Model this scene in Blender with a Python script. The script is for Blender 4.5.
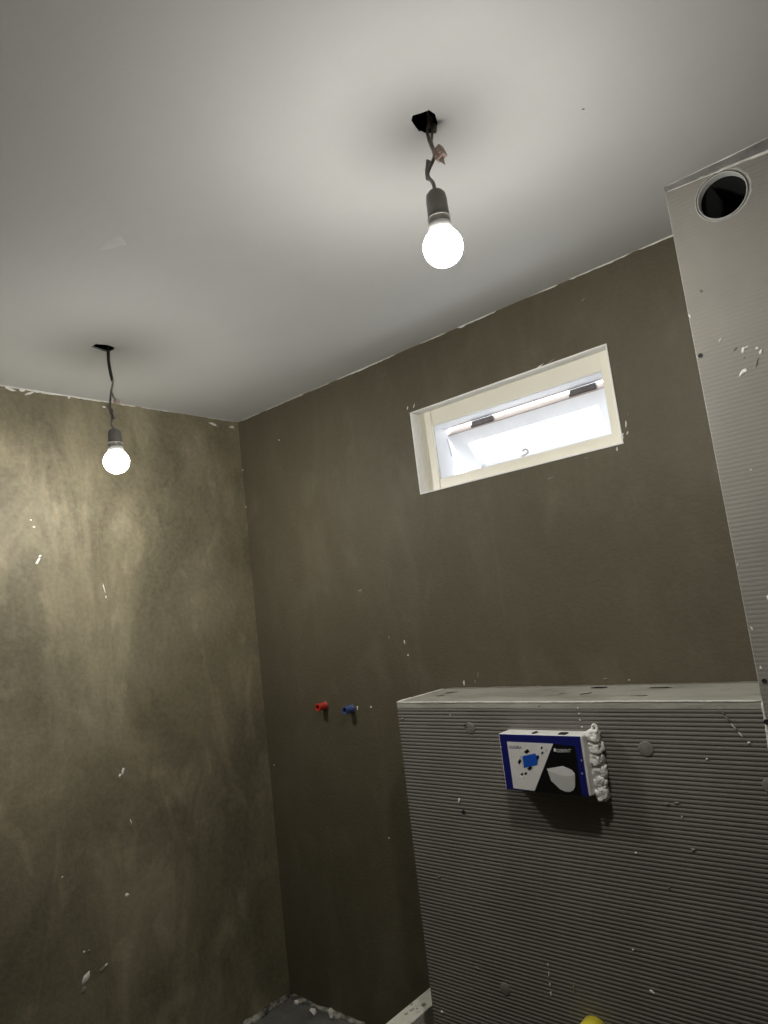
import bpy, bmesh, math, random
from mathutils import Vector, Matrix, noise

# ------------------------------------------------------------------ clear
for o in list(bpy.data.objects):
    bpy.data.objects.remove(o)
S = bpy.context.scene
COL = S.collection

# ------------------------------------------------------------------ camera
F_PX = 687.76
CAM = Vector((2.5151, -1.9916, 1.5499))
R_RIGHT = Vector((0.74729052, 0.65396523, -0.11784036))
R_UP = Vector((0.18023343, -0.02878715, 0.98320253))
R_FWD = Vector((-0.63958798, 0.7559767, 0.13937876))
cd = bpy.data.cameras.new('camera')
cd.sensor_fit = 'VERTICAL'
cd.sensor_height = 24.0
cd.lens = F_PX / 1024.0 * 24.0
cd.clip_start = 0.02
cam = bpy.data.objects.new('camera', cd)
COL.objects.link(cam)
m = Matrix((R_RIGHT, R_UP, -R_FWD)).transposed().to_4x4()
m.translation = CAM
cam.matrix_world = m
S.camera = cam

# ------------------------------------------------------------------ world (white overcast daylight)
w = bpy.data.worlds.new('overcast_sky')
S.world = w
w.use_nodes = True
bg = w.node_tree.nodes['Background']
bg.inputs['Color'].default_value = (0.90, 0.95, 1.0, 1)
bg.inputs['Strength'].default_value = 3.6

# ------------------------------------------------------------------ exposure
S.view_settings.view_transform = 'Standard'
S.view_settings.look = 'None'
S.view_settings.gamma = 1.0
S.view_settings.use_curve_mapping = False
S.view_settings.exposure = 0.36
BULB_STRENGTH = 500.0
BULB_TOP = 0.06
BULB_COLOR = (1.0, 0.98, 0.925, 1)

random.seed(4)
H = 2.5            # ceiling height
D = 0.263          # depth of the boxed-in partition and shaft
PX0, PX1, PZ = 1.009, 2.0875, 1.25     # partition left, right, top
SX1 = 2.60         # shaft right side
RX, FY = 2.98, -2.75                   # right wall, front wall
WX0, WX1, WZ0, WZ1 = 1.015, 1.782, 1.948, 2.259


def at(u, v, ax, val):
    """point of the photograph on the surface (axis = value)"""
    r = R_RIGHT * ((u - 384) / F_PX) + R_UP * ((512 - v) / F_PX) + R_FWD
    return CAM + r * ((val - CAM[ax]) / r[ax])


# ------------------------------------------------------------------ materials
MATS = {}


def mat(name, col, rough=0.7, col2=None, scale=8.0, bump=0.0, bscale=60.0, stretch=(1, 1, 1),
        metal=0.0, spec=0.5, lo=0.35, hi=0.7, detail=6.0):
    if name in MATS:
        return MATS[name]
    mt = bpy.data.materials.new(name)
    mt.use_nodes = True
    nt = mt.node_tree
    b = nt.nodes['Principled BSDF']
    b.inputs['Base Color'].default_value = (*col, 1)
    b.inputs['Roughness'].default_value = rough
    b.inputs['Metallic'].default_value = metal
    b.inputs['Specular IOR Level'].default_value = spec
    tc = nt.nodes.new('ShaderNodeTexCoord')
    mp = nt.nodes.new('ShaderNodeMapping')
    mp.inputs['Scale'].default_value = stretch
    nt.links.new(tc.outputs['Object'], mp.inputs['Vector'])
    if col2 is None:
        col2 = tuple(c * 0.9 for c in col)
    n = nt.nodes.new('ShaderNodeTexNoise')
    n.inputs['Scale'].default_value = scale
    n.inputs['Detail'].default_value = detail
    n.inputs['Roughness'].default_value = 0.6
    nt.links.new(mp.outputs[0], n.inputs['Vector'])
    r = nt.nodes.new('ShaderNodeValToRGB')
    r.color_ramp.elements[0].position = lo
    r.color_ramp.elements[0].color = (*col, 1)
    r.color_ramp.elements[1].position = hi
    r.color_ramp.elements[1].color = (*col2, 1)
    nt.links.new(n.outputs['Fac'], r.inputs['Fac'])
    nt.links.new(r.outputs['Color'], b.inputs['Base Color'])
    if bump > 0:
        n2 = nt.nodes.new('ShaderNodeTexNoise')
        n2.inputs['Scale'].default_value = bscale
        n2.inputs['Detail'].default_value = 5
        nt.links.new(mp.outputs[0], n2.inputs['Vector'])
        bp = nt.nodes.new('ShaderNodeBump')
        bp.inputs['Strength'].default_value = bump
        bp.inputs['Distance'].default_value = 0.01
        nt.links.new(n2.outputs['Fac'], bp.inputs['Height'])
        nt.links.new(bp.outputs['Normal'], b.inputs['Normal'])
    MATS[name] = mt
    return mt


def wall_mat(name, base, pale, lo, hi, streak_axis, amount=1.0):
    """dark brown-grey waterproof plaster: blotches, vertical trowel streaks, fine grain"""
    mt = bpy.data.materials.new(name)
    mt.use_nodes = True
    nt = mt.node_tree
    L = nt.links.new
    b = nt.nodes['Principled BSDF']
    b.inputs['Roughness'].default_value = 0.62
    b.inputs['Specular IOR Level'].default_value = 0.35
    tc = nt.nodes.new('ShaderNodeTexCoord')

    def nz(scale, detail, stretch, rough=0.6, dist=0.0):
        mp = nt.nodes.new('ShaderNodeMapping')
        mp.inputs['Scale'].default_value = stretch
        L(tc.outputs['Object'], mp.inputs['Vector'])
        n = nt.nodes.new('ShaderNodeTexNoise')
        n.inputs['Scale'].default_value = scale
        n.inputs['Detail'].default_value = detail
        n.inputs['Roughness'].default_value = rough
        n.inputs['Distortion'].default_value = dist
        L(mp.outputs[0], n.inputs['Vector'])
        return n.outputs['Fac']

    def ramp(fac, p0, p1, a=0.0, c=1.0):
        r = nt.nodes.new('ShaderNodeMapRange')
        r.inputs['From Min'].default_value = p0
        r.inputs['From Max'].default_value = p1
        r.inputs['To Min'].default_value = a
        r.inputs['To Max'].default_value = c
        r.clamp = True
        L(fac, r.inputs['Value'])
        return r.outputs['Result']

    def math_(op, x, y):
        n = nt.nodes.new('ShaderNodeMath')
        n.operation = op
        n.use_clamp = op == 'ADD'
        for i, q in enumerate((x, y)):
            if isinstance(q, (int, float)):
                n.inputs[i].default_value = q
            else:
                L(q, n.inputs[i])
        return n.outputs[0]
    big = ramp(nz(1.7, 5, (1, 1, 0.8), 0.65, 0.4), lo, hi)
    st = (2.6, 2.6, 0.8)
    streak = ramp(nz(2.0, 4, st, 0.6, 0.8), 0.50, 0.72)
    fine = ramp(nz(55, 4, (1, 1, 1)), 0.3, 0.7, 0.0, 0.22)
    small = ramp(nz(6, 5, (1, 1, 0.7), 0.6, 0.5), 0.55, 0.72, 0, 0.42)
    f = math_('ADD', math_('MULTIPLY', big, 0.55), math_('MULTIPLY', streak, 0.35))
    f = math_('ADD', f, small)
    f = math_('ADD', math_('MULTIPLY', f, amount), fine)
    mx = nt.nodes.new('ShaderNodeMix')
    mx.data_type = 'RGBA'
    L(f, mx.inputs['Factor'])
    mx.inputs[6].default_value = (*base, 1)
    mx.inputs[7].default_value = (*pale, 1)
    L(mx.outputs[2], b.inputs['Base Color'])
    h = math_('ADD', math_('MULTIPLY', nz(90, 5, (1, 1, 1)), 0.35), math_('MULTIPLY', nz(5, 5, (1, 1, 0.5), 0.6, 0.8), 0.6))
    bp = nt.nodes.new('ShaderNodeBump')
    bp.inputs['Strength'].default_value = 0.4
    bp.inputs['Distance'].default_value = 0.012
    L(h, bp.inputs['Height'])
    L(bp.outputs['Normal'], b.inputs['Normal'])
    return mt


M_WALL = wall_mat('dark_plaster', (0.092, 0.079, 0.048), (0.142, 0.124, 0.084), 0.45, 0.75, 'X', 1.0)
M_WALL_L = wall_mat('dark_plaster_drying', (0.112, 0.097, 0.060), (0.350, 0.308, 0.202), 0.40, 0.70, 'Y', 1.0)
M_CEIL = mat('ceiling_paint', (0.645, 0.643, 0.625), 0.75, (0.605, 0.603, 0.585), 2.2, 0.06, 30)
M_FLOOR = mat('raw_floor_screed', (0.15, 0.15, 0.135), 0.85, (0.08, 0.08, 0.07), 7, 0.5, 40)
M_WHITE = mat('white_plaster', (0.86, 0.84, 0.78), 0.85, (0.72, 0.70, 0.64), 30, 0.3, 120)
M_SMEAR = mat('thin_plaster_smear', (0.26, 0.245, 0.20), 0.85, (0.17, 0.16, 0.125), 40)
M_REVEAL = mat('white_reveal_paint', (0.90, 0.89, 0.87), 0.6, (0.86, 0.85, 0.83), 12, 0.1, 60)
M_CREAM = mat('cream_window_paint', (0.88, 0.85, 0.73), 0.42, (0.85, 0.815, 0.69), 6, 0.05, 80)
M_SASH = mat('white_sash_paint', (0.78, 0.78, 0.80), 0.4, (0.72, 0.72, 0.74), 10)
M_WOOD = mat('bare_sash_wood', (0.50, 0.43, 0.39), 0.7, (0.40, 0.33, 0.30), 14, 0.2, 40, (0.2, 3, 3))
M_HINGE = mat('dark_hinge_steel', (0.16, 0.145, 0.145), 0.45, (0.11, 0.10, 0.10), 20, metal=0.3)
M_STEEL = mat('latch_steel', (0.75, 0.75, 0.75), 0.35, (0.62, 0.62, 0.62), 20, metal=0.0)
M_BOARD = mat('grey_ribbed_board', (0.185, 0.171, 0.150), 0.72, (0.150, 0.139, 0.122), 5, 0.12, 150)
M_BOARD_S = mat('pale_ribbed_board', (0.275, 0.258, 0.226), 0.75, (0.235, 0.221, 0.194), 5, 0.12, 150)  # paler version of the grey ribbed board, for the shaft
M_BOARD_TOP = mat('smeared_board_top', (0.40, 0.385, 0.335), 0.8, (0.24, 0.225, 0.19), 9, 0.3, 70, (0.5, 1, 1), lo=0.45, hi=0.7)
M_STRIP = mat('grey_joint_mortar', (0.24, 0.235, 0.22), 0.8, (0.15, 0.145, 0.135), 18, 0.4, 60)
M_PVC = mat('pale_pvc', (0.46, 0.46, 0.43), 0.4, (0.38, 0.38, 0.36), 8)
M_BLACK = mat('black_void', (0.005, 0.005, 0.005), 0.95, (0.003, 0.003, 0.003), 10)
M_SCREW = mat('black_screw', (0.012, 0.012, 0.012), 0.7, (0.008, 0.008, 0.008), 10)
M_WASHER = mat('grey_washer', (0.23, 0.215, 0.195), 0.6, (0.17, 0.16, 0.145), 60)
M_CABLE = mat('grey_cable', (0.30, 0.285, 0.26), 0.5, (0.20, 0.19, 0.17), 60)
M_CABLE_D = mat('black_cable', (0.02, 0.018, 0.016), 0.45, (0.03, 0.028, 0.025), 60)
M_SOCKET = mat('grey_lampholder', (0.20, 0.19, 0.17), 0.4, (0.165, 0.157, 0.14), 30)
M_CONN = mat('pinkish_terminal', (0.52, 0.40, 0.34), 0.6, (0.40, 0.29, 0.25), 120)
M_HOUSING = mat('white_bulb_housing', (0.75, 0.74, 0.71), 0.4, (0.72, 0.71, 0.68), 10)
M_RED = mat('red_plug_plastic', (0.52, 0.035, 0.022), 0.4, (0.42, 0.03, 0.02), 60)
M_BLUE = mat('blue_plug_plastic', (0.06, 0.095, 0.26), 0.4, (0.05, 0.08, 0.21), 60)
M_YEL = mat('yellow_cap_plastic', (0.95, 0.82, 0.07), 0.4, (0.90, 0.77, 0.07), 20)
M_NAVY = mat('navy_print', (0.010, 0.014, 0.16), 0.33, (0.008, 0.011, 0.12), 20)
M_BOXW = mat('white_box_plastic', (0.88, 0.87, 0.84), 0.5, (0.78, 0.77, 0.74), 25, 0.1, 80)
M_PWHITE = mat('white_print', (0.80, 0.79, 0.76), 0.35, (0.72, 0.71, 0.69), 25)
M_PBLACK = mat('black_print', (0.006, 0.006, 0.007), 0.3, (0.004, 0.004, 0.005), 25)
M_PBLUE = mat('bright_blue_print', (0.012, 0.10, 0.55), 0.35, (0.010, 0.085, 0.48), 25)
M_PGREY = mat('grey_print', (0.56, 0.56, 0.54), 0.35, (0.50, 0.50, 0.48), 20)
M_PGREYL = mat('pale_grey_print', (0.74, 0.74, 0.72), 0.35, (0.68, 0.68, 0.66), 20)
M_PVIO = mat('violet_print', (0.05, 0.04, 0.16), 0.35, (0.04, 0.035, 0.14), 20)
M_FOAM = mat('white_foam_sealant', (0.92, 0.90, 0.86), 0.85, (0.82, 0.80, 0.76), 60, 0.5, 140)
M_BLOCK = mat('pale_aerated_block', (0.82, 0.80, 0.70), 0.9, (0.60, 0.58, 0.49), 34, 0.3, 60, lo=0.55, hi=0.7)
M_DEBRIS = mat('dirty_plaster', (0.42, 0.40, 0.34), 0.9, (0.06, 0.055, 0.045), 26, 0.5, 60, lo=0.42, hi=0.62)


def emit_mat():
    mt = bpy.data.materials.new('lit_bulb_diffuser')
    mt.use_nodes = True
    nt = mt.node_tree
    b = nt.nodes['Principled BSDF']
    b.inputs['Base Color'].default_value = (0.8, 0.8, 0.78, 1)
    b.inputs['Emission Color'].default_value = BULB_COLOR
    # frosted globe: glows brightest round its middle, weaker at the tip and at the collar
    tc = nt.nodes.new('ShaderNodeTexCoord')
    sp = nt.nodes.new('ShaderNodeSeparateXYZ')
    nt.links.new(tc.outputs['Generated'], sp.inputs[0])
    rp = nt.nodes.new('ShaderNodeValToRGB')
    el = rp.color_ramp.elements
    for k, (pos, val) in enumerate(((0.0, 0.35), (0.14, 0.65), (0.28, 1.0), (0.46, 0.55), (0.72, BULB_TOP))):
        e_ = el[k] if k < 2 else el.new(pos)
        e_.position = pos
        e_.color = (val, val, val, 1)
    nt.links.new(sp.outputs['Z'], rp.inputs['Fac'])
    mr = nt.nodes.new('ShaderNodeMath')
    mr.operation = 'MULTIPLY'
    mr.inputs[1].default_value = BULB_STRENGTH
    nt.links.new(rp.outputs['Color'], mr.inputs[0])
    nt.links.new(mr.outputs[0], b.inputs['Emission Strength'])
    return mt


M_EMIT = emit_mat()


def glass_mat():
    mt = bpy.data.materials.new('clear_window_glass')
    mt.use_nodes = True
    nt = mt.node_tree
    nt.nodes.remove(nt.nodes['Principled BSDF'])
    out = nt.nodes['Material Output']
    t = nt.nodes.new('ShaderNodeBsdfTransparent')
    t.inputs['Color'].default_value = (0.96, 0.98, 0.98, 1)
    g = nt.nodes.new('ShaderNodeBsdfGlossy')
    g.inputs['Roughness'].default_value = 0.02
    f = nt.nodes.new('ShaderNodeFresnel')
    f.inputs['IOR'].default_value = 1.45
    x = nt.nodes.new('ShaderNodeMixShader')
    nt.links.new(f.outputs[0], x.inputs[0])
    nt.links.new(t.outputs[0], x.inputs[1])
    nt.links.new(g.outputs[0], x.inputs[2])
    nt.links.new(x.outputs[0], out.inputs['Surface'])
    return mt


M_GLASS = glass_mat()


# ------------------------------------------------------------------ mesh helpers
def obj(name, bm, mt, parent=None, smooth=False, loc=None):
    me = bpy.data.meshes.new(name)
    bmesh.ops.recalc_face_normals(bm, faces=bm.faces)
    bm.to_mesh(me)
    bm.free()
    me.materials.append(mt)
    if smooth:
        for p in me.polygons:
            p.use_smooth = True
    o = bpy.data.objects.new(name, me)
    COL.objects.link(o)
    if parent is not None:
        o.parent = parent
        o.matrix_parent_inverse = parent.matrix_basis.inverted()
    if loc is not None:
        o.location = loc
    return o


def tag(o, label=None, cat=None, group=None, kind=None):
    if label:
        o['label'] = label
    if cat:
        o['category'] = cat
    if group:
        o['group'] = group
    if kind:
        o['kind'] = kind
    return o


def empty(name, loc):
    o = bpy.data.objects.new(name, None)
    o.empty_display_size = 0.05
    o.location = loc
    COL.objects.link(o)
    return o


def box(bm, x0, x1, y0, y1, z0, z1, bev=0.0, seg=2):
    vs = [bm.verts.new((x, y, z)) for x in (x0, x1) for y in (y0, y1) for z in (z0, z1)]
    fs = []
    for q in ((0, 1, 3, 2), (4, 6, 7, 5), (0, 4, 5, 1), (2, 3, 7, 6), (0, 2, 6, 4), (1, 5, 7, 3)):
        fs.append(bm.faces.new([vs[i] for i in q]))
    if bev > 0:
        es = set(e for f in fs for e in f.edges)
        bmesh.ops.bevel(bm, geom=list(es), offset=bev, segments=seg, affect='EDGES', profile=0.5)
    return vs


def newbox(*a, **k):
    bm = bmesh.new()
    box(bm, *a, **k)
    return bm


def prism(bm, pts, dirv):
    """closed polygon extruded along dirv"""
    a = [bm.verts.new(p) for p in pts]
    c = [bm.verts.new(Vector(p) + Vector(dirv)) for p in pts]
    bm.faces.new(a)
    bm.faces.new(list(reversed(c)))
    n = len(a)
    for i in range(n):
        j = (i + 1) % n
        bm.faces.new((a[i], a[j], c[j], c[i]))


def smooth_path(pts, sub=5):
    P = [Vector(p) for p in pts]
    if len(P) < 3:
        return P
    out = []
    for i in range(len(P) - 1):
        p0, p1, p2, p3 = P[max(i - 1, 0)], P[i], P[i + 1], P[min(i + 2, len(P) - 1)]
        for k in range(sub):
            t = k / sub
            out.append(0.5 * ((2 * p1) + (p2 - p0) * t + (2 * p0 - 5 * p1 + 4 * p2 - p3) * t * t + (3 * p1 - p0 - 3 * p2 + p3) * t ** 3))
    out.append(P[-1])
    return out


def tube(bm, pts, r, seg=8, sub=5):
    P = smooth_path(pts, sub)
    rings = []
    up = Vector((0.31, 0.95, 0.05)).normalized()
    for i, p in enumerate(P):
        t = (P[min(i + 1, len(P) - 1)] - P[max(i - 1, 0)]).normalized()
        a = t.cross(up).normalized()
        b2 = t.cross(a)
        rr = r[min(int(i / max(1, len(P) - 1) * (len(r) - 1) + .5), len(r) - 1)] if isinstance(r, (list, tuple)) else r
        rings.append([bm.verts.new(p + a * (rr * math.cos(q * 2 * math.pi / seg)) + b2 * (rr * math.sin(q * 2 * math.pi / seg))) for q in range(seg)])
    for i in range(len(rings) - 1):
        for q in range(seg):
            bm.faces.new((rings[i][q], rings[i][(q + 1) % seg], rings[i + 1][(q + 1) % seg], rings[i + 1][q]))
    bm.faces.new(rings[0])
    bm.faces.new(list(reversed(rings[-1])))


def lathe(bm, prof, centre, axis='Z', seg=32, closed=False):
    """prof = [(radius, height)]; axis Z up or Y (height towards -Y)"""
    c = Vector(centre)
    rings = []
    for r, h in prof:
        ring = []
        if r < 1e-6:
            ring = [bm.verts.new(c + (Vector((0, 0, h)) if axis == 'Z' else Vector((0, -h, 0))))]
        else:
            for q in range(seg):
                a = q * 2 * math.pi / seg
                v = Vector((r * math.cos(a), r * math.sin(a), h)) if axis == 'Z' else Vector((r * math.cos(a), -h, r * math.sin(a)))
                ring.append(bm.verts.new(c + v))
        rings.append(ring)
    if closed:
        rings.append(rings[0])
    for i in range(len(rings) - 1):
        A, B = rings[i], rings[i + 1]
        for q in range(seg):
            q2 = (q + 1) % seg
            if len(A) == 1 and len(B) == 1:
                continue
            if len(A) == 1:
                bm.faces.new((A[0], B[q], B[q2]))
            elif len(B) == 1:
                bm.faces.new((A[q], A[q2], B[0]))
            else:
                bm.faces.new((A[q], A[q2], B[q2], B[q]))


def cut(o, cutter_bm):
    """boolean difference, applied"""
    me = bpy.data.meshes.new('cutter')
    bmesh.ops.recalc_face_normals(cutter_bm, faces=cutter_bm.faces)
    cutter_bm.to_mesh(me)
    cutter_bm.free()
    c = bpy.data.objects.new('cutter', me)
    COL.objects.link(c)
    md = o.modifiers.new('cut', 'BOOLEAN')
    md.operation = 'DIFFERENCE'
    md.solver = 'EXACT'
    md.object = c
    bpy.context.view_layer.update()
    dg = bpy.context.evaluated_depsgraph_get()
    new = bpy.data.meshes.new_from_object(o.evaluated_get(dg))
    o.modifiers.clear()
    old = o.data
    o.data = new
    bpy.data.meshes.remove(old)
    bpy.data.objects.remove(c)
    bpy.data.meshes.remove(me)


AX = {0: (Vector((0, 1, 0)), Vector((0, 0, 1)), Vector((1, 0, 0))),      # left wall, outward normal +X
      1: (Vector((1, 0, 0)), Vector((0, 0, 1)), Vector((0, -1, 0))),     # window wall side, normal -Y
      2: (Vector((1, 0, 0)), Vector((0, 1, 0)), Vector((0, 0, -1)))}     # ceiling, normal down


def blob(parent, name, u, v, ax, val, lu, lw, ang=0.0, mt=None, thick=0.003, seed=0):
    """dried splash of plaster, lu x lw metres, turned by ang degrees on its surface"""
    c = at(u, v, ax, val)
    a, b2, n = AX[ax]
    rnd = random.Random(int(u * 31 + v * 17 + seed))
    ca, sa = math.cos(math.radians(ang)), math.sin(math.radians(ang))
    bm = bmesh.new()
    N = 12
    outer, inner = [], []
    for k in range(N):
        t = k * 2 * math.pi / N
        rr = rnd.uniform(0.6, 1.15)
        p, q = math.cos(t) * lu / 2 * rr, math.sin(t) * lw / 2 * rr
        d = a * (p * ca - q * sa) + b2 * (p * sa + q * ca)
        outer.append(bm.verts.new(c + d - n * 0.0015))
        inner.append(bm.verts.new(c + d * 0.62 + n * thick * rnd.uniform(0.6, 1.0)))
    top = bm.verts.new(c + n * thick * 1.15)
    for k in range(N):
        j = (k + 1) % N
        bm.faces.new((outer[k], outer[j], inner[j], inner[k]))
        bm.faces.new((inner[k], inner[j], top))
    bm.faces.new(list(reversed(outer)))
    return obj(name, bm, mt or M_WHITE, parent, True)


def bead(parent, name, p0, p1, n1, n2, w1, w2, mt, step=0.012, seed=1, gaps=0.0):
    """ragged bead of filler along an inside corner or edge: w1 along n1, w2 along n2 (ranges)"""
    rnd = random.Random(seed)
    p0, p1, n1, n2 = Vector(p0), Vector(p1), Vector(n1), Vector(n2)
    L = (p1 - p0).length
    N = max(3, int(L / step))
    bm = bmesh.new()
    prev = None
    lowmod = 1.0
    for i in range(N + 1):
        c = p0.lerp(p1, i / N)
        nz = 0.5 + 0.5 * noise.noise(c * 9 + Vector((seed, 0, 0)))
        a = w1[0] + (w1[1] - w1[0]) * nz * rnd.uniform(0.5, 1.2)
        b2 = w2[0] + (w2[1] - w2[0]) * nz * rnd.uniform(0.5, 1.2)
        if i in (0, N):
            a *= 0.3
            b2 *= 0.3
        ring = [bm.verts.new(c - n1 * 0.001 - n2 * 0.001), bm.verts.new(c + n1 * a - n2 * 0.001),
                bm.verts.new(c + n1 * a * 0.6 + n2 * b2 * 0.6), bm.verts.new(c + n2 * b2 - n1 * 0.001)]
        if prev:
            for q in range(4):
                bm.faces.new((prev[q], prev[(q + 1) % 4], ring[(q + 1) % 4], ring[q]))
        else:
            bm.faces.new(ring)
        prev = ring
    bm.faces.new(list(reversed(prev)))
    return obj(name, bm, mt, parent, True)


# ================================================================== the setting
T = 0.14
floor = tag(obj('floor', newbox(-T, RX + T, FY - T, T, -0.12, 0), M_FLOOR), kind='structure')
wall_left = tag(obj('wall_left', newbox(-T, 0, FY - T, T, 0, H), M_WALL_L), kind='structure')
wall_back = tag(obj('wall_back', newbox(0, RX, 0, T, 0, H), M_WALL), kind='structure')
wall_right = tag(obj('wall_right', newbox(RX, RX + T, FY - T, T, 0, H), M_WALL), kind='structure')
wall_front = tag(obj('wall_front', newbox(0, RX, FY - T, FY, 0, H), M_WALL), kind='structure')
cut(wall_back, newbox(WX0, WX1, -0.1, T + 0.1, WZ0, WZ1))
ceiling = tag(obj('ceiling', newbox(-T, RX + T, FY - T, T, H, H + 0.012), M_CEIL), kind='structure')

HOLE_R = [(411.4, 120.4), (412.5, 115.6), (420, 113.5), (429, 110), (435, 114), (437.5, 123), (436, 132), (426.5, 134), (421, 131), (419, 131.5), (414, 124.7)]
HOLE_L = [(91, 347), (95.8, 344), (107.5, 345), (114.5, 347.5), (113.5, 349.5), (110.6, 351), (104, 351.4), (101, 350.4)]
for pts in (HOLE_R, HOLE_L):
    P = [at(u, v, 2, H) for u, v in pts]
    c = sum(P, Vector()) / len(P)
    bm = bmesh.new()
    # broken-out edge: the hole is wider on its upper side
    lo_ = [bm.verts.new(c + (p - c) * 0.52 - Vector((0, 0, 0.012))) for p in P]
    hi_ = [bm.verts.new(c + (p - c) * 1.72 + Vector((0, 0, 0.018))) for p in P]
    # (at the ceiling surface the section is exactly the traced outline)
    bm.faces.new(lo_)
    bm.faces.new(list(reversed(hi_)))
    for q in range(len(P)):
        q2 = (q + 1) % len(P)
        bm.faces.new((lo_[q], lo_[q2], hi_[q2], hi_[q]))
    cut(ceiling, bm)
    # dark ceiling void above the hole: an open-bottomed liner
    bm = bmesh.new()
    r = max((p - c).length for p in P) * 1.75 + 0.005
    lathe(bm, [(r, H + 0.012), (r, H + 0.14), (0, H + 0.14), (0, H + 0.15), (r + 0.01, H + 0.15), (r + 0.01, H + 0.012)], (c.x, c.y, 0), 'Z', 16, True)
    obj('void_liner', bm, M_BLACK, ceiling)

# ragged white filler where ceiling and walls meet
bead(ceiling, 'filler_bead', (0, -0.52, H), (0, -2.70, H), (0, 0, -1), (1, 0, 0), (0.001, 0.012), (0.001, 0.006), M_WHITE, seed=3)
bead(ceiling, 'filler_bead', (0, -0.02, H), (0, -0.50, H), (0, 0, -1), (1, 0, 0), (0.0, 0.007), (0.001, 0.004), M_WHITE, seed=5)
for k, (x0, x1, wmax) in enumerate(((0.03, 0.16, 0.005), (0.20, 0.46, 0.003), (0.50, 0.62, 0.004), (0.66, 0.98, 0.009), (1.10, 1.22, 0.004),
                                    (1.27, 1.43, 0.010), (1.55, 1.66, 0.007), (1.70, 1.90, 0.011), (1.92, 2.09, 0.013))):
    bead(ceiling, 'filler_bead', (x0, 0, H), (x1, 0, H), (0, 0, -1), (0, -1, 0), (0.0005, wmax), (0.0005, 0.004), M_WHITE, seed=20 + k)

# plaster splashes on the walls
for u, v, lu, lw, ang, mt in (
        (10, 389, .050, .014, -10, M_WHITE), (22, 390, .035, .014, 5, M_WHITE), (30, 393, .055, .013, 25, M_WHITE), (69, 397, .020, .016, 70, M_WHITE),
        (123, 405, .018, .010, 0, M_WHITE), (104, 407, .022, .010, 0, M_WHITE), (213, 424, .055, .018, -10, M_WHITE), (218, 426, .03, .02, 20, M_SMEAR), (232, 427, .040, .018, 15, M_WHITE),
        (38, 561, .040, .012, 55, M_WHITE), (40, 556, .016, .010, 20, M_WHITE), (104, 588, .052, .006, -75, M_WHITE), (106, 597, .014, .008, -75, M_WHITE), (31, 520, .010, .008, 0, M_WHITE), (34, 527, .014, .010, 0, M_WHITE),
        (123, 771, .045, .014, 75, M_WHITE), (120, 776, .020, .014, 60, M_WHITE), (131, 822, .038, .008, -75, M_WHITE), (127, 895, .022, .018, 30, M_WHITE), (62, 877, .009, .008, 0, M_WHITE),
        (86, 978, .062, .026, 38, M_WHITE), (103, 969, .036, .022, 40, M_SMEAR), (106, 965, .016, .010, 40, M_WHITE), (84, 952, .011, .010, 0, M_WHITE), (89, 951, .018, .012, 20, M_SMEAR), (84, 990, .03, .024, 30, M_SMEAR), (115, 961, .012, .008, 30, M_SMEAR)):
    blob(wall_left, 'plaster_splash', u, v, 0, 0.0, lu, lw, ang, mt, 0.002)
for u, v, lu, lw, ang, mt in (
        (274, 765, .009, .008, 0, M_WHITE), (279, 440, .008, .008, 0, M_WHITE), (404.5, 642, .020, .008, 90, M_WHITE), (408, 655, .010, .008, 0, M_WHITE), (389, 638, .022, .008, 85, M_SMEAR), (360, 591, .024, .014, 20, M_SMEAR),
        (407.5, 408, .020, .007, 75, M_WHITE), (414, 406, .022, .006, 60, M_WHITE), (622, 437, .030, .014, 70, M_WHITE), (626, 424, .030, .006, 80, M_WHITE), (627.5, 433, .018, .007, 60, M_WHITE), (617, 449, .016, .008, 80, M_WHITE), (628, 414, .012, .005, 80, M_SMEAR),
        (550, 362, .05, .006, 18, M_SMEAR), (540, 366, .04, .006, 18, M_WHITE), (551, 478, .03, .006, 10, M_SMEAR), (586, 458, .02, .005, 10, M_SMEAR),
        (464, 683, .022, .010, 80, M_WHITE), (478, 675, .028, .008, 70, M_SMEAR), (475, 682, .016, .007, 70, M_SMEAR), (371, 707, .012, .008, 80, M_WHITE), (357.5, 708, .022, .010, 80, M_WHITE), (389, 838, .010, .006, 0, M_WHITE),
        (243, 470, .014, .006, 80, M_WHITE), (246, 507, .012, .006, 80, M_WHITE), (605, 679, .02, .008, 10, M_SMEAR), (629, 680, .012, .006, 10, M_WHITE), (400, 716, .02, .006, 80, M_SMEAR), (583, 300, .02, .006, 30, M_SMEAR)):
    blob(wall_back, 'plaster_splash', u, v, 1, 0.0, lu, lw, ang, mt, 0.002)
blob(ceiling, 'filler_patch', 112, 243, 2, H, .13, .07, 20, mat('fresh_white_filler', (0.715, 0.712, 0.69), 0.8), 0.0003)
blob(ceiling, 'paint_speck', 583, 109, 2, H, .012, .007, 30, M_SMEAR, 0.001)

# crumbled plaster along the foot of the walls in the corner
bead(floor, 'plaster_crumb_bead', (0, -0.008, 0), (0, -0.9, 0), (1, 0, 0), (0, 0, 1), (0.014, 0.040), (0.01, 0.024), M_DEBRIS, 0.020, seed=40)
bead(floor, 'plaster_crumb_bead', (0.008, 0, 0), (0.95, 0, 0), (0, -1, 0), (0, 0, 1), (0.004, 0.046), (0.002, 0.016), M_DEBRIS, 0.022, seed=41)


def crumb(loc, s, mt, seed):
    rnd = random.Random(seed)
    bm = bmesh.new()
    bmesh.ops.create_icosphere(bm, subdivisions=1, radius=1)
    for v in bm.verts:
        v.co *= rnd.uniform(0.45, 1.25)
        v.co.x *= s[0]
        v.co.y *= s[1]
        v.co.z = max(v.co.z, -0.55) * s[2]
    for v in bm.verts:
        v.co += Vector((loc[0], loc[1], loc[2] + 0.55 * s[2]))
    return bm


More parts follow.
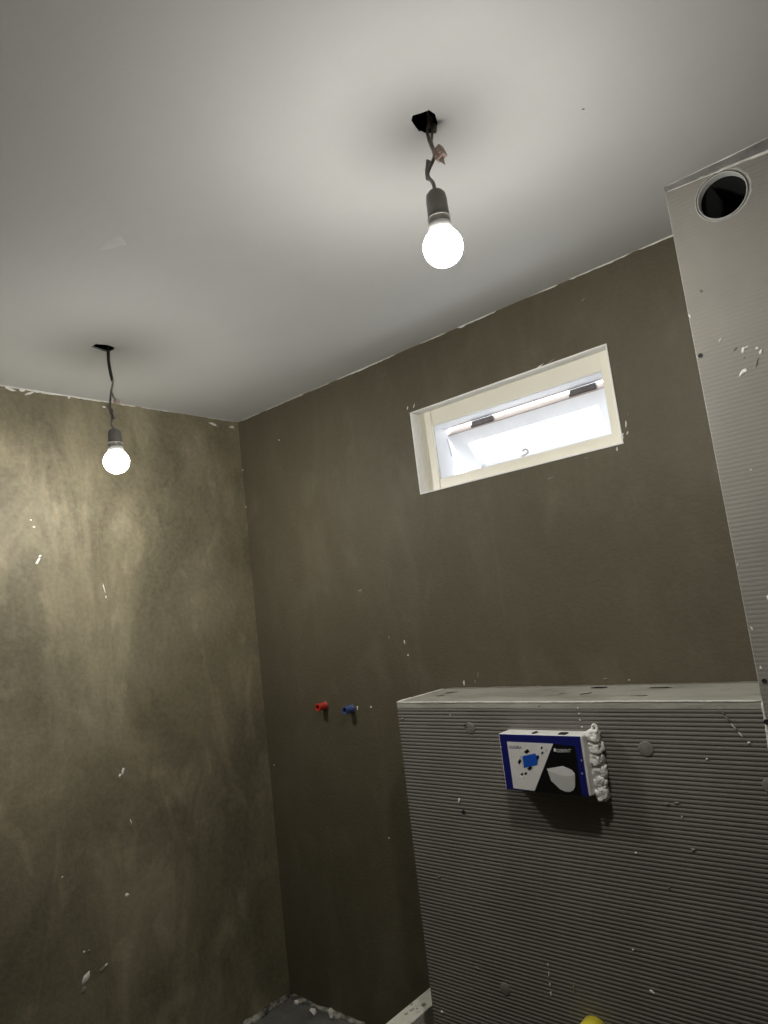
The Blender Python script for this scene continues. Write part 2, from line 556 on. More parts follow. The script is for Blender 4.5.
k = 0
for (x, y, s, mt, lab) in ((0.075, -0.030, (0.014, 0.010, 0.010), M_WHITE, 'small white plaster crumb lying closest to the floor corner'),
                           (0.185, -0.045, (0.022, 0.015, 0.012), M_WHITE, 'flat white plaster crumb on the floor, middle of the three'),
                           (0.285, -0.034, (0.014, 0.012, 0.030), M_WHITE, 'upright white plaster crumb on the floor below the red and blue plugs')):
    k += 1
    tag(obj('plaster_crumb', crumb((x, y, 0), s, mt, k), mt), lab, 'plaster crumb', 'plaster crumbs on the floor')

# ------------------------------------------------------------------ window
window = empty('window_1', ((WX0 + WX1) / 2, 0.05, WZ0))
tag(window, kind='structure')
bpy.context.view_layer.update()
# painted reveal lining: top, left, right, bottom (thin plaster linings standing 3 mm proud inside the opening)
e = 0.004
for nm, a in (('reveal_top', (WX0, WX1, -0.003, 0.045, WZ1 - e, WZ1)), ('reveal_bottom', (WX0, WX1, -0.003, 0.045, WZ0, WZ0 + e)),
              ('reveal_side', (WX0, WX0 + e, -0.003, 0.045, WZ0 + e, WZ1 - e)), ('reveal_side', (WX1 - e, WX1, -0.003, 0.045, WZ0 + e, WZ1 - e))):
    obj(nm, newbox(*a), M_REVEAL, window)
OX0, OX1, OZ0, OZ1 = 1.077, 1.736, 1.994, 2.197
FY0, FY1 = 0.042, 0.125
obj('frame_stile', newbox(WX0, OX0, FY0, FY1, WZ0, WZ1, bev=0.002), M_CREAM, window)
obj('frame_stile', newbox(OX1, WX1, FY0, FY1, WZ0, WZ1, bev=0.002), M_CREAM, window)
obj('frame_head', newbox(OX0 - .001, OX1 + .001, FY0, FY1, OZ1, WZ1, bev=0.002), M_CREAM, window)
obj('frame_sill', newbox(OX0 - .001, OX1 + .001, FY0, FY1, WZ0, OZ0, bev=0.002), M_CREAM, window)
# raised stop on the left stile (the step visible in the frame)
obj('frame_stop', newbox(OX0 - 0.022, OX0 + 0.001, FY0 - 0.005, FY0 + 0.004, WZ0 + 0.004, WZ1 - 0.004, bev=0.0015), M_CREAM, window)

# white-painted outer rebate of the frame
LQ = 0.003
for nm, q in (('rebate_side', (OX0 - .001, OX0 + LQ, FY0 + .006, FY1 + 0.02, OZ0, OZ1)), ('rebate_side', (OX1 - LQ, OX1 + .001, FY0 + .006, FY1 + 0.02, OZ0, OZ1)),
              ('rebate_head', (OX0 + LQ, OX1 - LQ, FY0 + .006, FY1 + 0.004, OZ1 - LQ, OZ1 + .001)), ('rebate_sill', (OX0 + LQ, OX1 - LQ, FY0 + .006, FY1 + 0.02, OZ0 - .001, OZ0 + LQ))):
    obj(nm, newbox(*q), M_SASH, window)

# top-hung sash swung outwards
TILT = math.radians(38)
ST = 0.045
SX0, SXR = 1.088, 1.726
SH = 0.175
pivot = Vector((0, 0.118, 2.162))


def sash_pt(x, y, z):
    """sash coordinates: y into the sash thickness (outwards), z up from the inner top edge"""
    return Vector((x, pivot.y + y * math.cos(TILT) - z * math.sin(TILT), pivot.z + z * math.cos(TILT) + y * math.sin(TILT)))


def sash_box(x0, x1, y0, y1, z0, z1, bev=0.0):
    bm = newbox(x0, x1, y0, y1, z0, z1, bev=bev)
    for v in bm.verts:
        v.co = sash_pt(*v.co)
    return bm


sash = obj('sash', sash_box(SX0, SXR, 0, ST, -0.050, 0, 0.001), M_SASH, window)
sash['label'] = 'white top rail of the open sash'
obj('sash_edge', sash_box(SX0, SXR, 0.001, ST - .001, -0.0005, 0.003), M_WOOD, sash)
obj('sash_stile', sash_box(SX0, SX0 + 0.062, 0, ST, -SH - 0.04, -0.0495, 0.001), M_SASH, sash)
obj('sash_stile', sash_box(SXR - 0.062, SXR, 0, ST, -SH - 0.04, -0.0495, 0.001), M_SASH, sash)
obj('sash_rail', sash_box(SX0 + 0.0615, SXR - 0.0615, 0, ST, -SH - 0.04, -SH + 0.01, 0.001), M_SASH, sash)
obj('pane', sash_box(SX0 + 0.055, SXR - 0.055, 0.024, 0.028, -SH, -0.045), M_GLASS, sash)
for u0, v0, u1, v1 in ((471, 421, 492, 414), (569, 391, 595, 382)):
    a, b2 = at(u0, v0, 1, 0.122), at(u1, v1, 1, 0.122)
    bm = newbox(a.x, b2.x, 0.122, 0.136, 2.167, 2.192, bev=0.002)
    bm2 = None
    h = obj('hinge', bm, M_HINGE, window)
    bm = bmesh.new()
    tube(bm, [(a.x - .002, 0.124, 2.174), (b2.x + .002, 0.124, 2.174)], 0.005, 10, 1)
    obj('hinge_knuckle', bm, M_HINGE, h)
# casement stay on the left and hook latch at the sill
p = at(449, 441, 1, 0.116)
bm = bmesh.new()
tube(bm, [(1.094, 0.100, 2.150), (1.096, 0.108, 2.118), (1.098, 0.110, 2.085)], 0.0025, 6)
obj('stay_arm', bm, M_STEEL, window)
c = at(526, 452, 1, 0.085)
bm = bmesh.new()
zs = OZ0
tube(bm, [(c.x - .016, 0.085, zs + .003), (c.x - .014, 0.085, zs + .014), (c.x, 0.085, zs + .018), (c.x + .008, 0.085, zs + .025),
          (c.x + .003, 0.085, zs + .034), (c.x - .009, 0.085, zs + .034), (c.x - .013, 0.085, zs + .028)], 0.0048, 8)
box(bm, c.x - .026, c.x + .026, 0.073, 0.097, zs - .001, zs + .005, 0.001)
obj('hook_latch', bm, M_STEEL, window)


# ================================================================== partition and shaft
def ribbed(x0, x1, z0, z1, yf, th, pitch=0.0105, amp=0.0017):
    """board with horizontal ribs on the face towards -Y, one closed mesh"""
    prof = []
    n = int((z1 - z0) / pitch)
    for i in range(n):
        zb = z0 + i * (z1 - z0) / n
        st = (z1 - z0) / n
        for t, d in ((0.0, 1.0), (0.12, 1.0), (0.30, 0.15), (0.5, 0.0), (0.72, 0.1), (0.90, 0.75)):
            prof.append((yf + amp * d, zb + t * st))
    prof.append((yf + amp, z1))
    prof += [(yf + th, z1), (yf + th, z0)]
    bm = bmesh.new()
    prism(bm, [(x0, y, z) for y, z in prof], (x1 - x0, 0, 0))
    return bm


part = tag(empty('partition', ((PX0 + PX1) / 2, -D / 2, 0)),
           'low boxed-in partition of dark grey ribbed boards below the window, holding the blue box', 'partition')
bpy.context.view_layer.update()
TH = 0.02
obj('front_board', ribbed(PX0, PX1 - 0.001, 0.0, PZ - TH, -D, TH), M_BOARD, part)
obj('top_board', newbox(PX0, PX1 - 0.001, -D, -0.001, PZ - TH, PZ, bev=0.0015), M_BOARD_TOP, part)
obj('side_board', newbox(PX0, PX0 + TH, -D + TH, -0.001, 0.0, PZ - TH), M_BOARD, part)
bead(part, 'filler_bead', (PX0, -D, PZ), (PX1, -D, PZ), (0, 0, -1), (0, -1, 0), (0.003, 0.007), (0.001, 0.003), M_WHITE, 0.02, seed=60)
bead(part, 'filler_bead', (PX0 + .01, 0, PZ), (PX1, 0, PZ), (0, -1, 0), (0, 0, 1), (0.002, 0.016), (0.001, 0.006), M_SMEAR, 0.02, seed=61)
bead(part, 'filler_bead', (PX0, -D + .004, PZ), (PX0, -0.004, PZ), (1, 0, 0), (0, 0, 1), (0.003, 0.010), (0.001, 0.004), M_WHITE, 0.015, seed=62)
for u, v, a in ((470, 728, 0.017), (646, 749, 0.019), (771, 786, 0.018), (505, 989, 0.017)):
    c = at(u, v, 1, -D)
    bm = bmesh.new()
    lathe(bm, [(0, 0.0012), (a * .85, 0.0014), (a, 0.0004), (a, -0.004)], c, 'Y', 20)
    wsh = obj('washer', bm, M_WASHER, part, True)
# fixing holes beside two of the washers
for u, v in ((466, 726), (463.5, 812)):
    c = at(u, v, 1, -D)
    bm = bmesh.new()
    lathe(bm, [(0, 0.001), (0.006, 0.0016), (0.007, -0.003)], c, 'Y', 10)
    obj('screw', bm, M_SCREW, part)
for u, v, lu, lw, ang, mt in (
        (459, 801, .020, .009, 75, M_WHITE), (652, 992, .018, .011, -30, M_WHITE), (707, 759, .008, .007, 0, M_WHITE), (682, 817, .006, .006, 0, M_WHITE), (636, 853, .008, .007, 0, M_WHITE),
        (442, 1012, .010, .009, 0, M_WHITE), (548, 965, .014, .004, 90, M_WHITE), (549, 975, .018, .004, 90, M_WHITE), (550, 985, .016, .005, 90, M_WHITE), (551, 994, .016, .008, 90, M_WHITE),
        (722, 712, .024, .006, -50, M_SMEAR), (728, 719, .028, .006, -50, M_SMEAR), (734, 727, .022, .004, -52, M_WHITE), (741, 735, .018, .004, -55, M_WHITE), (749, 743, .010, .008, -50, M_WHITE),
        (578, 708, .008, .006, 0, M_WHITE), (579, 714, .006, .006, 0, M_WHITE), (580, 720, .008, .006, 0, M_WHITE), (582, 727, .006, .005, 0, M_WHITE), (539, 706, .007, .006, 0, M_SMEAR),
        (450, 715, .007, .006, 0, M_WHITE), (402, 719, .014, .010, 20, M_SMEAR), (677, 803, .016, .006, 0, M_SMEAR), (693, 850, .014, .012, 0, M_SMEAR), (667, 804, .014, .010, 0, M_SMEAR), (439, 877, .012, .012, 0, M_SMEAR),
        (477, 968, .018, .008, -20, M_SMEAR), (574, 988, .03, .005, 90, M_SMEAR), (640, 748, .01, .008, 0, M_SMEAR), (633, 950, .006, .006, 0, M_WHITE), (669, 888, .008, .007, 0, M_SMEAR)):
    blob(part, 'plaster_splash', u, v, 1, -D, lu, lw, ang, mt, 0.0022)
for u, v, lu, lw, ang, mt in ((450, 693, .05, .02, 40, M_WHITE), (440, 696, .04, .012, 30, M_WHITE), (520, 690, .04, .008, 10, M_WHITE), (541, 690, .06, .008, 15, M_WHITE), (560, 694, .04, .010, 20, M_WHITE), (586, 694, .05, .012, 50, M_WHITE),
                              (600, 688, .06, .03, 0, M_STRIP), (660, 688, .07, .02, 0, M_STRIP), (726, 690, .05, .006, 60, M_WHITE), (640, 696, .06, .01, 0, M_WHITE), (575, 685, .03, .01, 0, M_WHITE)):
    blob(part, 'plaster_smear', u, v, 2, PZ, lu, lw, ang, mt, -0.0012)

shaft = tag(empty('pipe_shaft', ((PX1 + SX1) / 2, -D / 2, 0)),
            'floor-to-ceiling shaft of light grey ribbed boards with a round pipe hole near the ceiling', 'pipe shaft')
bpy.context.view_layer.update()
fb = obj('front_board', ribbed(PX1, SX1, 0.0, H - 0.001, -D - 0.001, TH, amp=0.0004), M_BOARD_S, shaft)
HC = at(722, 195.5, 1, -D)
HR = 0.058
bm = bmesh.new()
lathe(bm, [(0, 0.05), (HR, 0.05), (HR, -0.06), (0, -0.06)], HC, 'Y', 40)
cut(fb, bm)
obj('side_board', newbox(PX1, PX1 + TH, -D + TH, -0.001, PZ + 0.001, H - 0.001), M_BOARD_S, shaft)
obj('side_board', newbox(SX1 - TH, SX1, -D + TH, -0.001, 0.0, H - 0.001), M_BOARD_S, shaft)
# pipe stub: rim a little inside the hole, bore running back into the shaft
bm = bmesh.new()
lathe(bm, [(0.0525, 0.000), (0.0555, 0.002), (0.0565, -0.002), (0.0565, -0.20), (0, -0.20), (0, -0.195), (0.0525, -0.195)], HC, 'Y', 40, True)
pp = obj('pipe', bm, M_PVC, shaft, True)
bm = bmesh.new()
lathe(bm, [(0.0515, -0.020), (0.0527, -0.020), (0.0527, -0.193), (0, -0.193), (0, -0.192), (0.0515, -0.192)], HC, 'Y', 40, True)
obj('bore_shade_lining', bm, M_BLACK, pp, True)  # added black lining: paints the bore's inner darkness as colour
# ragged plaster ring around the hole
rnd = random.Random(9)
bm = bmesh.new()
N = 44
ra, rb, rc = [], [], []
for k in range(N):
    a = k * 2 * math.pi / N
    wd = 0.004 + 0.010 * max(0.0, math.cos(a - math.radians(20))) * rnd.uniform(0.4, 1.0)
    dv = Vector((math.cos(a), 0, math.sin(a)))
    ra.append(bm.verts.new(HC + dv * 0.0570 + Vector((0, 0.003, 0))))
    rb.append(bm.verts.new(HC + dv * (0.058 + wd * 0.4) + Vector((0, -0.0025, 0))))
    rc.append(bm.verts.new(HC + dv * (0.058 + wd) + Vector((0, 0.002, 0))))
for k in range(N):
    j = (k + 1) % N
    bm.faces.new((ra[k], ra[j], rb[j], rb[k]))
    bm.faces.new((rb[k], rb[j], rc[j], rc[k]))
    bm.faces.new((rc[k], rc[j], ra[j], ra[k]))
obj('plaster_ring', bm, mat('grey_white_plaster', (0.56, 0.55, 0.52), 0.8, (0.30, 0.29, 0.27), 40, 0.3, 90), shaft, True)
# mortar joint under the ceiling, widening to the right
bm = bmesh.new()
prism(bm, [(PX1, -D - 0.004, H), (SX1, -D - 0.004, H), (SX1, -D - 0.004, H - 0.052), (PX1, -D - 0.004, H - 0.013)], (0, 0.006, 0))
obj('joint_strip', bm, M_STRIP, shaft)
bead(shaft, 'filler_bead', (PX1, -D - 0.001, H - 0.012), (SX1, -D - 0.001, H - 0.051), (0, 0, -1), (0, -1, 0), (0.001, 0.007), (0.002, 0.0055), M_WHITE, 0.012, seed=70)
bead(shaft, 'filler_bead', (PX1, -D - 0.003, H), (SX1, -D - 0.003, H), (0, 0, -1), (0, -1, 0), (0.001, 0.004), (0.001, 0.003), M_WHITE, 0.012, seed=71)
bead(shaft, 'filler_bead', (PX1, -D, H - .01), (PX1, -D, PZ + .01), (1, 0, 0), (0, -1, 0), (0.0008, 0.003), (0.0005, 0.0018), M_PVC, 0.014, seed=72)
bead(shaft, 'filler_bead', (PX1, -D, PZ), (PX1, -D, PZ - 0.11), (-1, 0, 0), (0, -1, 0), (0.003, 0.012), (0.001, 0.004), M_WHITE, 0.008, seed=73)
for u, v, r in ((700.5, 355.6, 0.0055), (744.5, 371, 0.003), (764.5, 681, 0.0055), (766.5, 722, 0.006)):
    c = at(u, v, 1, -D - 0.001)
    bm = bmesh.new()
    lathe(bm, [(0, 0.0006), (r * .4, 0.0008), (r, 0.0016), (r * 1.05, -0.004)], c, 'Y', 12)
    obj('screw', bm, M_SCREW, shaft)
for u, v, lu, lw, ang, mt in ((720, 340, .012, .007, 50, M_WHITE), (743.5, 350, .020, .010, 75, M_WHITE), (747, 347, .016, .006, 10, M_WHITE), (757.5, 348, .012, .010, -50, M_WHITE), (761, 352, .018, .009, 60, M_WHITE), (757, 362, .03, .004, 70, M_SMEAR),
                              (742, 373, .026, .010, 45, M_WHITE), (745, 371, .014, .012, 40, M_WHITE), (744, 357.5, .008, .006, 0, M_SMEAR), (735, 349, .014, .008, 40, M_SMEAR), (751, 470, .005, .005, 0, M_WHITE), (768, 598, .014, .008, 90, M_WHITE),
                              (690, 316, .018, .006, -75, M_WHITE), (701, 291, .014, .006, -75, M_SMEAR), (761, 668, .014, .006, -75, M_WHITE), (738, 565, .010, .004, -75, M_WHITE), (752, 629, .016, .006, -75, M_WHITE)):
    blob(shaft, 'plaster_splash', u, v, 1, -D - 0.001, lu, lw, ang, mt, 0.002)

# ================================================================== printed box over the flush opening
BD = 0.058
_c = [at(u, v, 1, -D - BD) for u, v in ((499.1, 734.4), (579.6, 736.4), (588.4, 795.9), (506.4, 790.1))]
BX0, BX1 = (_c[0].x + _c[3].x) / 2, (_c[1].x + _c[2].x) / 2
BZ1, BZ0 = (_c[0].z + _c[1].z) / 2, (_c[2].z + _c[3].z) / 2
boxr = tag(empty('flush_plate_box', ((BX0 + BX1) / 2, -D, BZ0)),
           'small navy and white printed box fixed on the ribbed partition, edged with white foam', 'box')
bpy.context.view_layer.update()
obj('box_body', newbox(BX0 - .004, BX1 + .006, -D - BD + 0.003, -D + 0.003, BZ0, BZ1 + .001, bev=0.003), M_BOXW, boxr)
YF = -D - BD
obj('front_plate', newbox(BX0, BX1, YF, YF + 0.004, BZ0, BZ1, bev=0.0015), M_NAVY, boxr)

# homography from the box face in the photograph (crop pixels) to the face
SRC = [(98, 125), (510, 135), (555, 440), (135, 410)]
DST = [(BX0, BZ1), (BX1, BZ1), (BX1, BZ0), (BX0, BZ0)]


def solve(A, b):
    n = len(b)
    Mx = [r[:] + [b[i]] for i, r in enumerate(A)]
    for i in range(n):
        p = max(range(i, n), key=lambda r: abs(Mx[r][i]))
        Mx[i], Mx[p] = Mx[p], Mx[i]
        for r in range(n):
            if r != i:
                f = Mx[r][i] / Mx[i][i]
                for c in range(i, n + 1):
                    Mx[r][c] -= f * Mx[i][c]
    return [Mx[i][n] / Mx[i][i] for i in range(n)]


A, bb = [], []
for (x, y), (X, Z) in zip(SRC, DST):
    A.append([x, y, 1, 0, 0, 0, -X * x, -X * y]); bb.append(X)
    A.append([0, 0, 0, x, y, 1, -Z * x, -Z * y]); bb.append(Z)
HM = solve(A, bb)


def face(x, y):
    wq = HM[6] * x + HM[7] * y + 1
    return ((HM[0] * x + HM[1] * y + HM[2]) / wq, (HM[3] * x + HM[4] * y + HM[5]) / wq)


def printed(name, polys, mt, layer, parent=boxr):
    bm = bmesh.new()
    y = YF - 0.0003 * layer
    for pl in polys:
        prism(bm, [(*face(*q)[:1], y, face(*q)[1]) for q in pl], (0, 0.0003 * layer + 0.0005, 0))
    return obj(name, bm, mt, parent)


sticker = printed('printed_black_panel', [[(376, 172), (487, 184), (500, 275), (522, 437), (277, 418)]], M_PBLACK, 1)
white = printed('printed_white_panel', [[(140, 163), (377, 172), (281, 415), (172, 403)]], M_PWHITE, 2)


def dia(cx, cy, a, b2):
    return [(cx - a, cy + b2 * .2), (cx + a * .1, cy - b2), (cx + a, cy - b2 * .2), (cx - a * .1, cy + b2)]


printed('printed_blue_shape', [[(220, 237), (283, 222), (299, 238), (297, 281), (228, 297)]], M_PBLUE, 4, white)
printed('printed_pale_edge', [[(206, 238), (221, 234), (229, 297), (222, 296)]], M_PGREY, 3, white)
for q in ((243, 212, 14, 12), (205, 265, 9, 15), (258, 298, 14, 11), (299, 242, 8, 14), (319, 193, 6, 8), (322, 219, 7, 7), (217, 329, 7, 7), (236, 326, 7, 7)):
    printed('printed_black_mark', [dia(*q)], M_PBLACK, 5, white)
for q in ([(337, 210), (341, 195), (347, 210)], [(226, 343), (230, 343), (231, 358), (227, 358)]):
    printed('printed_grey_mark', [q], M_PGREY, 3, white)
printed('printed_toilet_body', [[(346, 302), (487, 325), (487, 390), (478, 408), (460, 417), (436, 415), (412, 404), (365, 360)]], M_PGREY, 3, sticker)
printed('printed_toilet_lid', [[(345, 300), (425, 285), (470, 304), (487, 324), (478, 333), (450, 338), (420, 336), (348, 308)]], M_PGREYL, 4, sticker)


def lettering(body, x0, x1, y0, y1, mt, layer, parent):
    cu = bpy.data.curves.new('lettering', 'FONT')
    cu.body = body
    cu.extrude = 0.0001
    t = bpy.data.objects.new('lettering', cu)
    COL.objects.link(t)
    bpy.context.view_layer.update()
    me = bpy.data.meshes.new_from_object(t.evaluated_get(bpy.context.evaluated_depsgraph_get()))
    bpy.data.objects.remove(t)
    xs = [v.co.x for v in me.vertices]
    ys = [v.co.y for v in me.vertices]
    a0, a1, b0, b1 = min(xs), max(xs), min(ys), max(ys)
    for v in me.vertices:
        s, q = (v.co.x - a0) / (a1 - a0), (v.co.y - b0) / (b1 - b0)
        X, Z = face(x0 + s * (x1 - x0), y1 + q * (y0 - y1))
        v.co = (X, YF - 0.0003 * layer - (0.0002 if v.co.z > 0 else 0), Z)
    me.materials.clear()
    me.materials.append(mt)
    o = bpy.data.objects.new('lettering', me)
    COL.objects.link(o)
    o.parent = parent
    o.matrix_parent_inverse = parent.matrix_basis.inverted()
    return o


lettering('OLIGERA', 153, 216, 184, 199, M_PVIO, 3, white)
lettering('GEBERIT', 395, 467, 199, 215, mat('white_lettering', (0.8, 0.79, 0.76), 0.4), 2, sticker)
printed('printed_square', [[(380, 196), (391, 196), (392, 211), (381, 211)]], MATS['white_lettering'], 3, sticker)
# dark slots in the upper side of the box
for x, dx in ((BX0 + 0.098, 0.008), (BX0 + 0.176, 0.020)):
    obj('slot', newbox(x, x + dx, YF + 0.010, YF + 0.030, BZ1 - .002, BZ1 + .004), M_SCREW, boxr)
# small light scuffs on the blue frame
for fx, fy in ((523, 322), (108, 190), (520, 255)):
    X, Z = face(fx, fy)
    bm = bmesh.new()
    box(bm, X - .0015, X + .0015, YF - .0008, YF + .001, Z - .002, Z + .002)
    obj('scuff', bm, M_PGREY, boxr)
# lumps of foam along the right side
rnd = random.Random(12)
bm = bmesh.new()
fa, fb2 = at(594, 736, 1, -D - 0.014), at(602, 793, 1, -D - 0.014)
NL = 6
for k in range(NL):
    t = k / (NL - 1)
    c = fa.lerp(fb2, t) + Vector((rnd.uniform(-.0015, .0015), -rnd.uniform(-.002, .004), 0))
    g = bmesh.ops.create_icosphere(bm, subdivisions=4, radius=1)
    rx, ry, rz = rnd.uniform(.0175, .020), rnd.uniform(.018, .022), rnd.uniform(.0185, .021)
    for v in g['verts']:
        n0 = v.co.copy()
        v.co = Vector([math.copysign(abs(q) ** 0.72, q) for q in v.co])
        nn = noise.noise(n0 * 1.5 + Vector((k * 5, 0, 0))) * 0.28 + noise.noise(n0 * 3.8 + Vector((k * 5, 3, 0))) * 0.16
        v.co *= 0.92 + nn
        v.co = Vector((v.co.x * rx, v.co.y * ry, v.co.z * rz)) + c
obj('foam_sealant', bm, M_FOAM, boxr, True)
bm = bmesh.new()
_l = at(595, 733, 1, -D - 0.014)
lx, ly, lz = _l.x - 0.003, _l.y, _l.z
tube(bm, [(lx - .004, ly, lz - .01), (lx - .002, ly, lz + .014), (lx + .004, ly, lz + .021), (lx + .010, ly, lz + .014), (lx + .009, ly, lz), (lx + .006, ly, lz - .012)], 0.0038, 8)
obj('foam_loop', bm, M_FOAM, boxr, True)

# ================================================================== water connection plugs
def plug(u, v, mt, label, nm):
    c = at(u, v, 1, 0.0)
    r = tag(empty(nm, c), label, 'pipe plug', 'wall water connections')
    bpy.context.view_layer.update()
    bm = bmesh.new()
    ro = 0.0145
    prof = [(0.0, -0.004), (ro * 1.12, -0.004), (ro * 1.12, 0.006)]
    for k in range(5):
        h = 0.008 + k * 0.006
        prof += [(ro * 0.94, h), (ro, h + 0.0015), (ro, h + 0.0035), (ro * 0.94, h + 0.005)]
    prof += [(ro, 0.038), (ro * 1.02, 0.044), (ro * 0.98, 0.046), (ro * 0.72, 0.046), (ro * 0.68, 0.042), (ro * 0.66, 0.016), (0, 0.016)]
    lathe(bm, prof, c, 'Y', 24)
    o = obj('plug_body', bm, mt, r)
    bm = bmesh.new()
    lathe(bm, [(0.019, 0.0), (0.019, 0.002), (0.016, 0.003), (0.016, -0.002), (0.019, -0.002)], c, 'Y', 20)
    obj('wall_collar', bm, M_WALL, r)
    return r


plug(325.5, 705.5, M_RED, 'red plastic pipe plug sticking out of the window wall', 'red_pipe_plug')
plug(352.5, 708.5, M_BLUE, 'blue plastic pipe plug sticking out of the window wall', 'blue_pipe_plug')

# ================================================================== yellow cap on the flush outlet low on the partition
c = at(584, 1026, 1, -D)
c.x = 1.553
c.z = 0.421
r = tag(empty('yellow_pipe_cap', c), 'yellow plastic pipe cap sticking out low on the ribbed partition', 'pipe cap')
bpy.context.view_layer.update()
bm = bmesh.new()
lathe(bm, [(0.032, -0.004), (0.032, 0.05), (0.028, 0.05), (0.028, -0.004)], c, 'Y', 28)
obj('pipe_stub', bm, M_PVC, r, True)
bm = bmesh.new()
lathe(bm, [(0.033, -0.002), (0.037, -0.002), (0.037, 0.031), (0.037, 0.060), (0.035, 0.078), (0.028, 0.086), (0.012, 0.089), (0, 0.089)], c, 'Y', 28)
obj('cap', bm, M_YEL, r, True)

# ================================================================== aerated block beside the partition
bk = tag(empty('aerated_block', (0.842, -0.31, 0)), 'pale speckled aerated concrete block on the floor against the end of the ribbed partition', 'concrete block')
bpy.context.view_layer.update()
bm = newbox(0.806, 0.878, -0.615, -0.02, 0, 0.239, bev=0.003)
obj('block_body', bm, M_BLOCK, bk)
rnd = random.Random(31)
bm = bmesh.new()
for k in range(20):
    x, y = rnd.uniform(0.812, 0.872), rnd.uniform(-0.6, -0.03)
    a, b2 = rnd.uniform(.003, .008), rnd.uniform(.004, .012)
    prism(bm, [(x + a * math.cos(t * 1.0472) * rnd.uniform(.7, 1.2), y + b2 * math.sin(t * 1.0472) * rnd.uniform(.7, 1.2), 0.2386) for t in range(6)], (0, 0, 0.0008))
tag(obj('pore_flecks', bm, mat('grey_fleck', (0.42, 0.40, 0.33), 0.9), bk), kind='stuff')


# ================================================================== bare bulbs
def pendant(pts, socket_px, r_cable, mt_cable, lamp_xy, bulb_z, label, extra):
    x, y = lamp_xy
    root = tag(empty('pendant_bulb', (x, y, H)), label, 'light bulb', 'bare bulbs hanging from the ceiling')
    bpy.context.view_layer.update()
    br = 0.0395
    # diffuser: lower two thirds of the globe glows
    bm = bmesh.new()
    prof = [(0, -br)]
    a_top = math.radians(52)
    for k in range(1, 15):
        a = -math.pi / 2 + (math.pi / 2 + a_top) * k / 14
        prof.append((br * math.cos(a), br * math.sin(a)))
    lathe(bm, prof, (x, y, bulb_z), 'Z', 32)
    bulb = obj('bulb', bm, M_EMIT, root, True)
    bulb['label'] = 'glowing round bulb'
    zt = br * math.sin(a_top)
    rt = br * math.cos(a_top)
    bm = bmesh.new()
    lathe(bm, [(0, zt - .001), (rt, zt), (rt * 1.0, zt + .003), (0.024, zt + .014), (0.0175, zt + .026), (0.0155, zt + .036), (0, zt + .036)], (x, y, bulb_z), 'Z', 32)
    obj('bulb_housing', bm, M_HOUSING, bulb, True)
    zs = bulb_z + zt + 0.012
    ze = zs + socket_px
    bm = bmesh.new()
    lathe(bm, [(0.0185, zs), (0.0215, zs), (0.0222, zs + .004), (0.0212, ze - .022), (0.0195, ze - .010), (0.013, ze - .002), (0.005, ze + .002), (0, ze + .002)], (x, y, 0), 'Z', 32)
    sk = obj('lampholder', bm, M_SOCKET, root, True)
    bm = bmesh.new()
    lathe(bm, [(0.0226, zs + .016), (0.0232, zs + .018), (0.0232, zs + .020), (0.0224, zs + .022), (0.021, zs + .019)], (x, y, 0), 'Z', 32, True)
    obj('lampholder_ring', bm, M_SOCKET, sk, True)
    for nm, mt, paths, rr in extra:
        for pth in paths:
            bm = bmesh.new()
            tube(bm, [at(u, v, 1, y) for u, v in pth], rr, 8)
            obj(nm, bm, mt, root, True)
    bm = bmesh.new()
    P = [at(u, v, 1, y) for u, v in pts]
    P[-1] = Vector((x, y, ze - 0.004))
    tube(bm, P, r_cable, 8)
    obj('cable', bm, mt_cable, root, True)
    return root


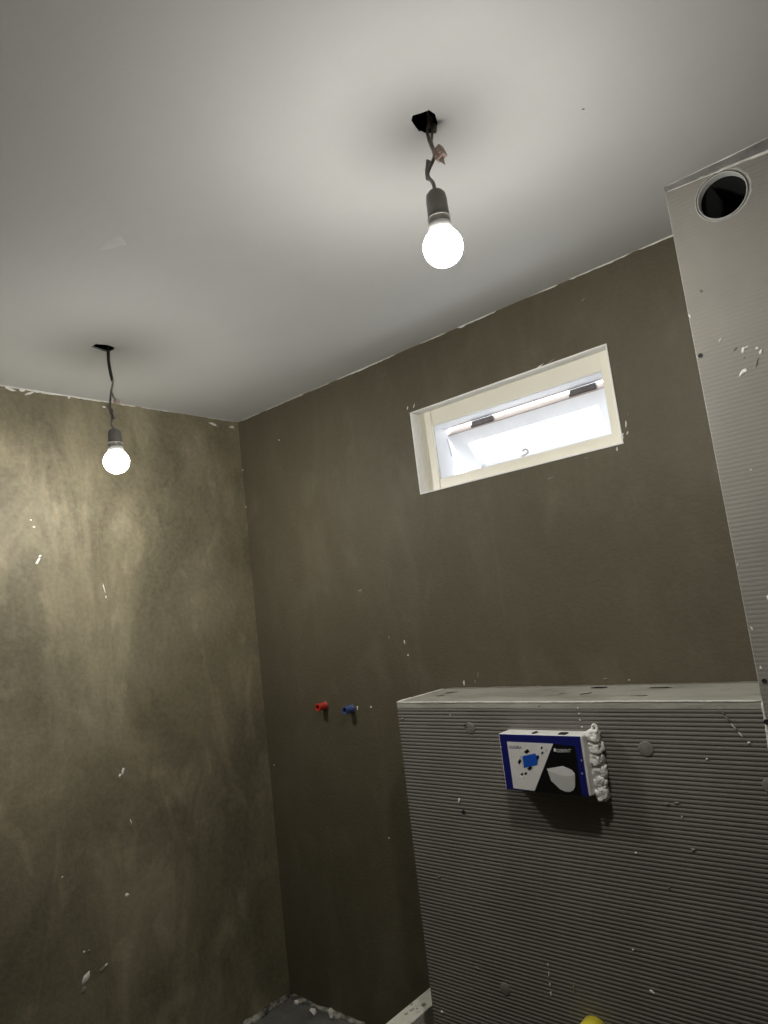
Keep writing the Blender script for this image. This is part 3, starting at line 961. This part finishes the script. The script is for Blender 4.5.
def terminal(root, u, v, y, s, mt, tilt, seed):
    c = at(u, v, 1, y)
    rnd = random.Random(seed)
    bm = bmesh.new()
    box(bm, -s[0], s[0], -s[1], s[1], -s[2], s[2], bev=min(s) * .3)
    # screw towers of the terminal block
    for k in (-0.5, 0.5):
        box(bm, s[0] * k - s[0] * .3, s[0] * k + s[0] * .3, -s[1] * 1.35, -s[1] * .9, -s[2] * .6, s[2] * .6, bev=min(s) * .1)
    rot = Matrix.Rotation(math.radians(tilt), 3, 'Y')
    for vv in bm.verts:
        vv.co = rot @ vv.co + c
    return obj('terminal_block', bm, mt, root)


Y_R = -0.896
xr = at(443, 247, 1, Y_R)
rr = pendant([(429, 122), (427.5, 130), (428.5, 138), (431, 145), (434, 152), (434, 158), (430, 167), (427.5, 173), (429, 178), (433, 183), (435.5, 190)],
             0.079, 0.0038, M_CABLE, (xr.x, Y_R), xr.z, 'lit bare bulb on twisted wires, the larger one, hanging above the window', [
                 ('wire', M_CABLE, [[(431, 116), (432, 128), (432, 136), (431.5, 142), (434, 150)], [(427.5, 160), (427, 166), (426.5, 173), (427.5, 180)], [(429, 161), (429.5, 167), (428, 175)]], 0.003),
                 ('cable_sheath', mat('white_sheath', (0.34, 0.32, 0.28), 0.5), [[(428, 112), (428.5, 120), (428, 128)], [(434.5, 124), (435.5, 129), (434.5, 133)]], 0.0035)])
terminal(rr, 439.5, 153.5, Y_R, (0.011, 0.008, 0.013), M_CONN, -18, 1)
bm = bmesh.new()
P = [at(u, v, 1, Y_R) for u, v in ((436, 158), (443, 158), (444.5, 164.5))]
prism(bm, [p + Vector((0, -0.003, 0)) for p in P], (0, 0.006, 0))
obj('terminal_flap', bm, M_CONN, rr)

Y_L = -0.881
xl = at(116.5, 461.5, 1, Y_L)
rl = pendant([(108.3, 347), (108.3, 352), (108.8, 361), (111, 375), (113, 382), (111.3, 391), (110, 403), (109.5, 408), (112, 417), (111.5, 424), (111.5, 429)],
             0.066, 0.0036, M_CABLE, (xl.x, Y_L), xl.z, 'lit bare bulb on a thin dark wire, the smaller one close to the left wall', [
                 ('wire', M_CABLE, [[(111.5, 392), (114, 398), (116.5, 400)], [(107, 405.5), (110.5, 409), (114.5, 418)], [(108.5, 406), (113, 411), (113, 418)]], 0.0034),
                 ('cable_sheath', M_CABLE_D, [[(108.3, 349), (108.6, 361), (110.8, 374), (112.6, 381)]], 0.0052)])
terminal(rl, 117, 401.5, Y_L, (0.007, 0.007, 0.008), M_CONN, 10, 2)
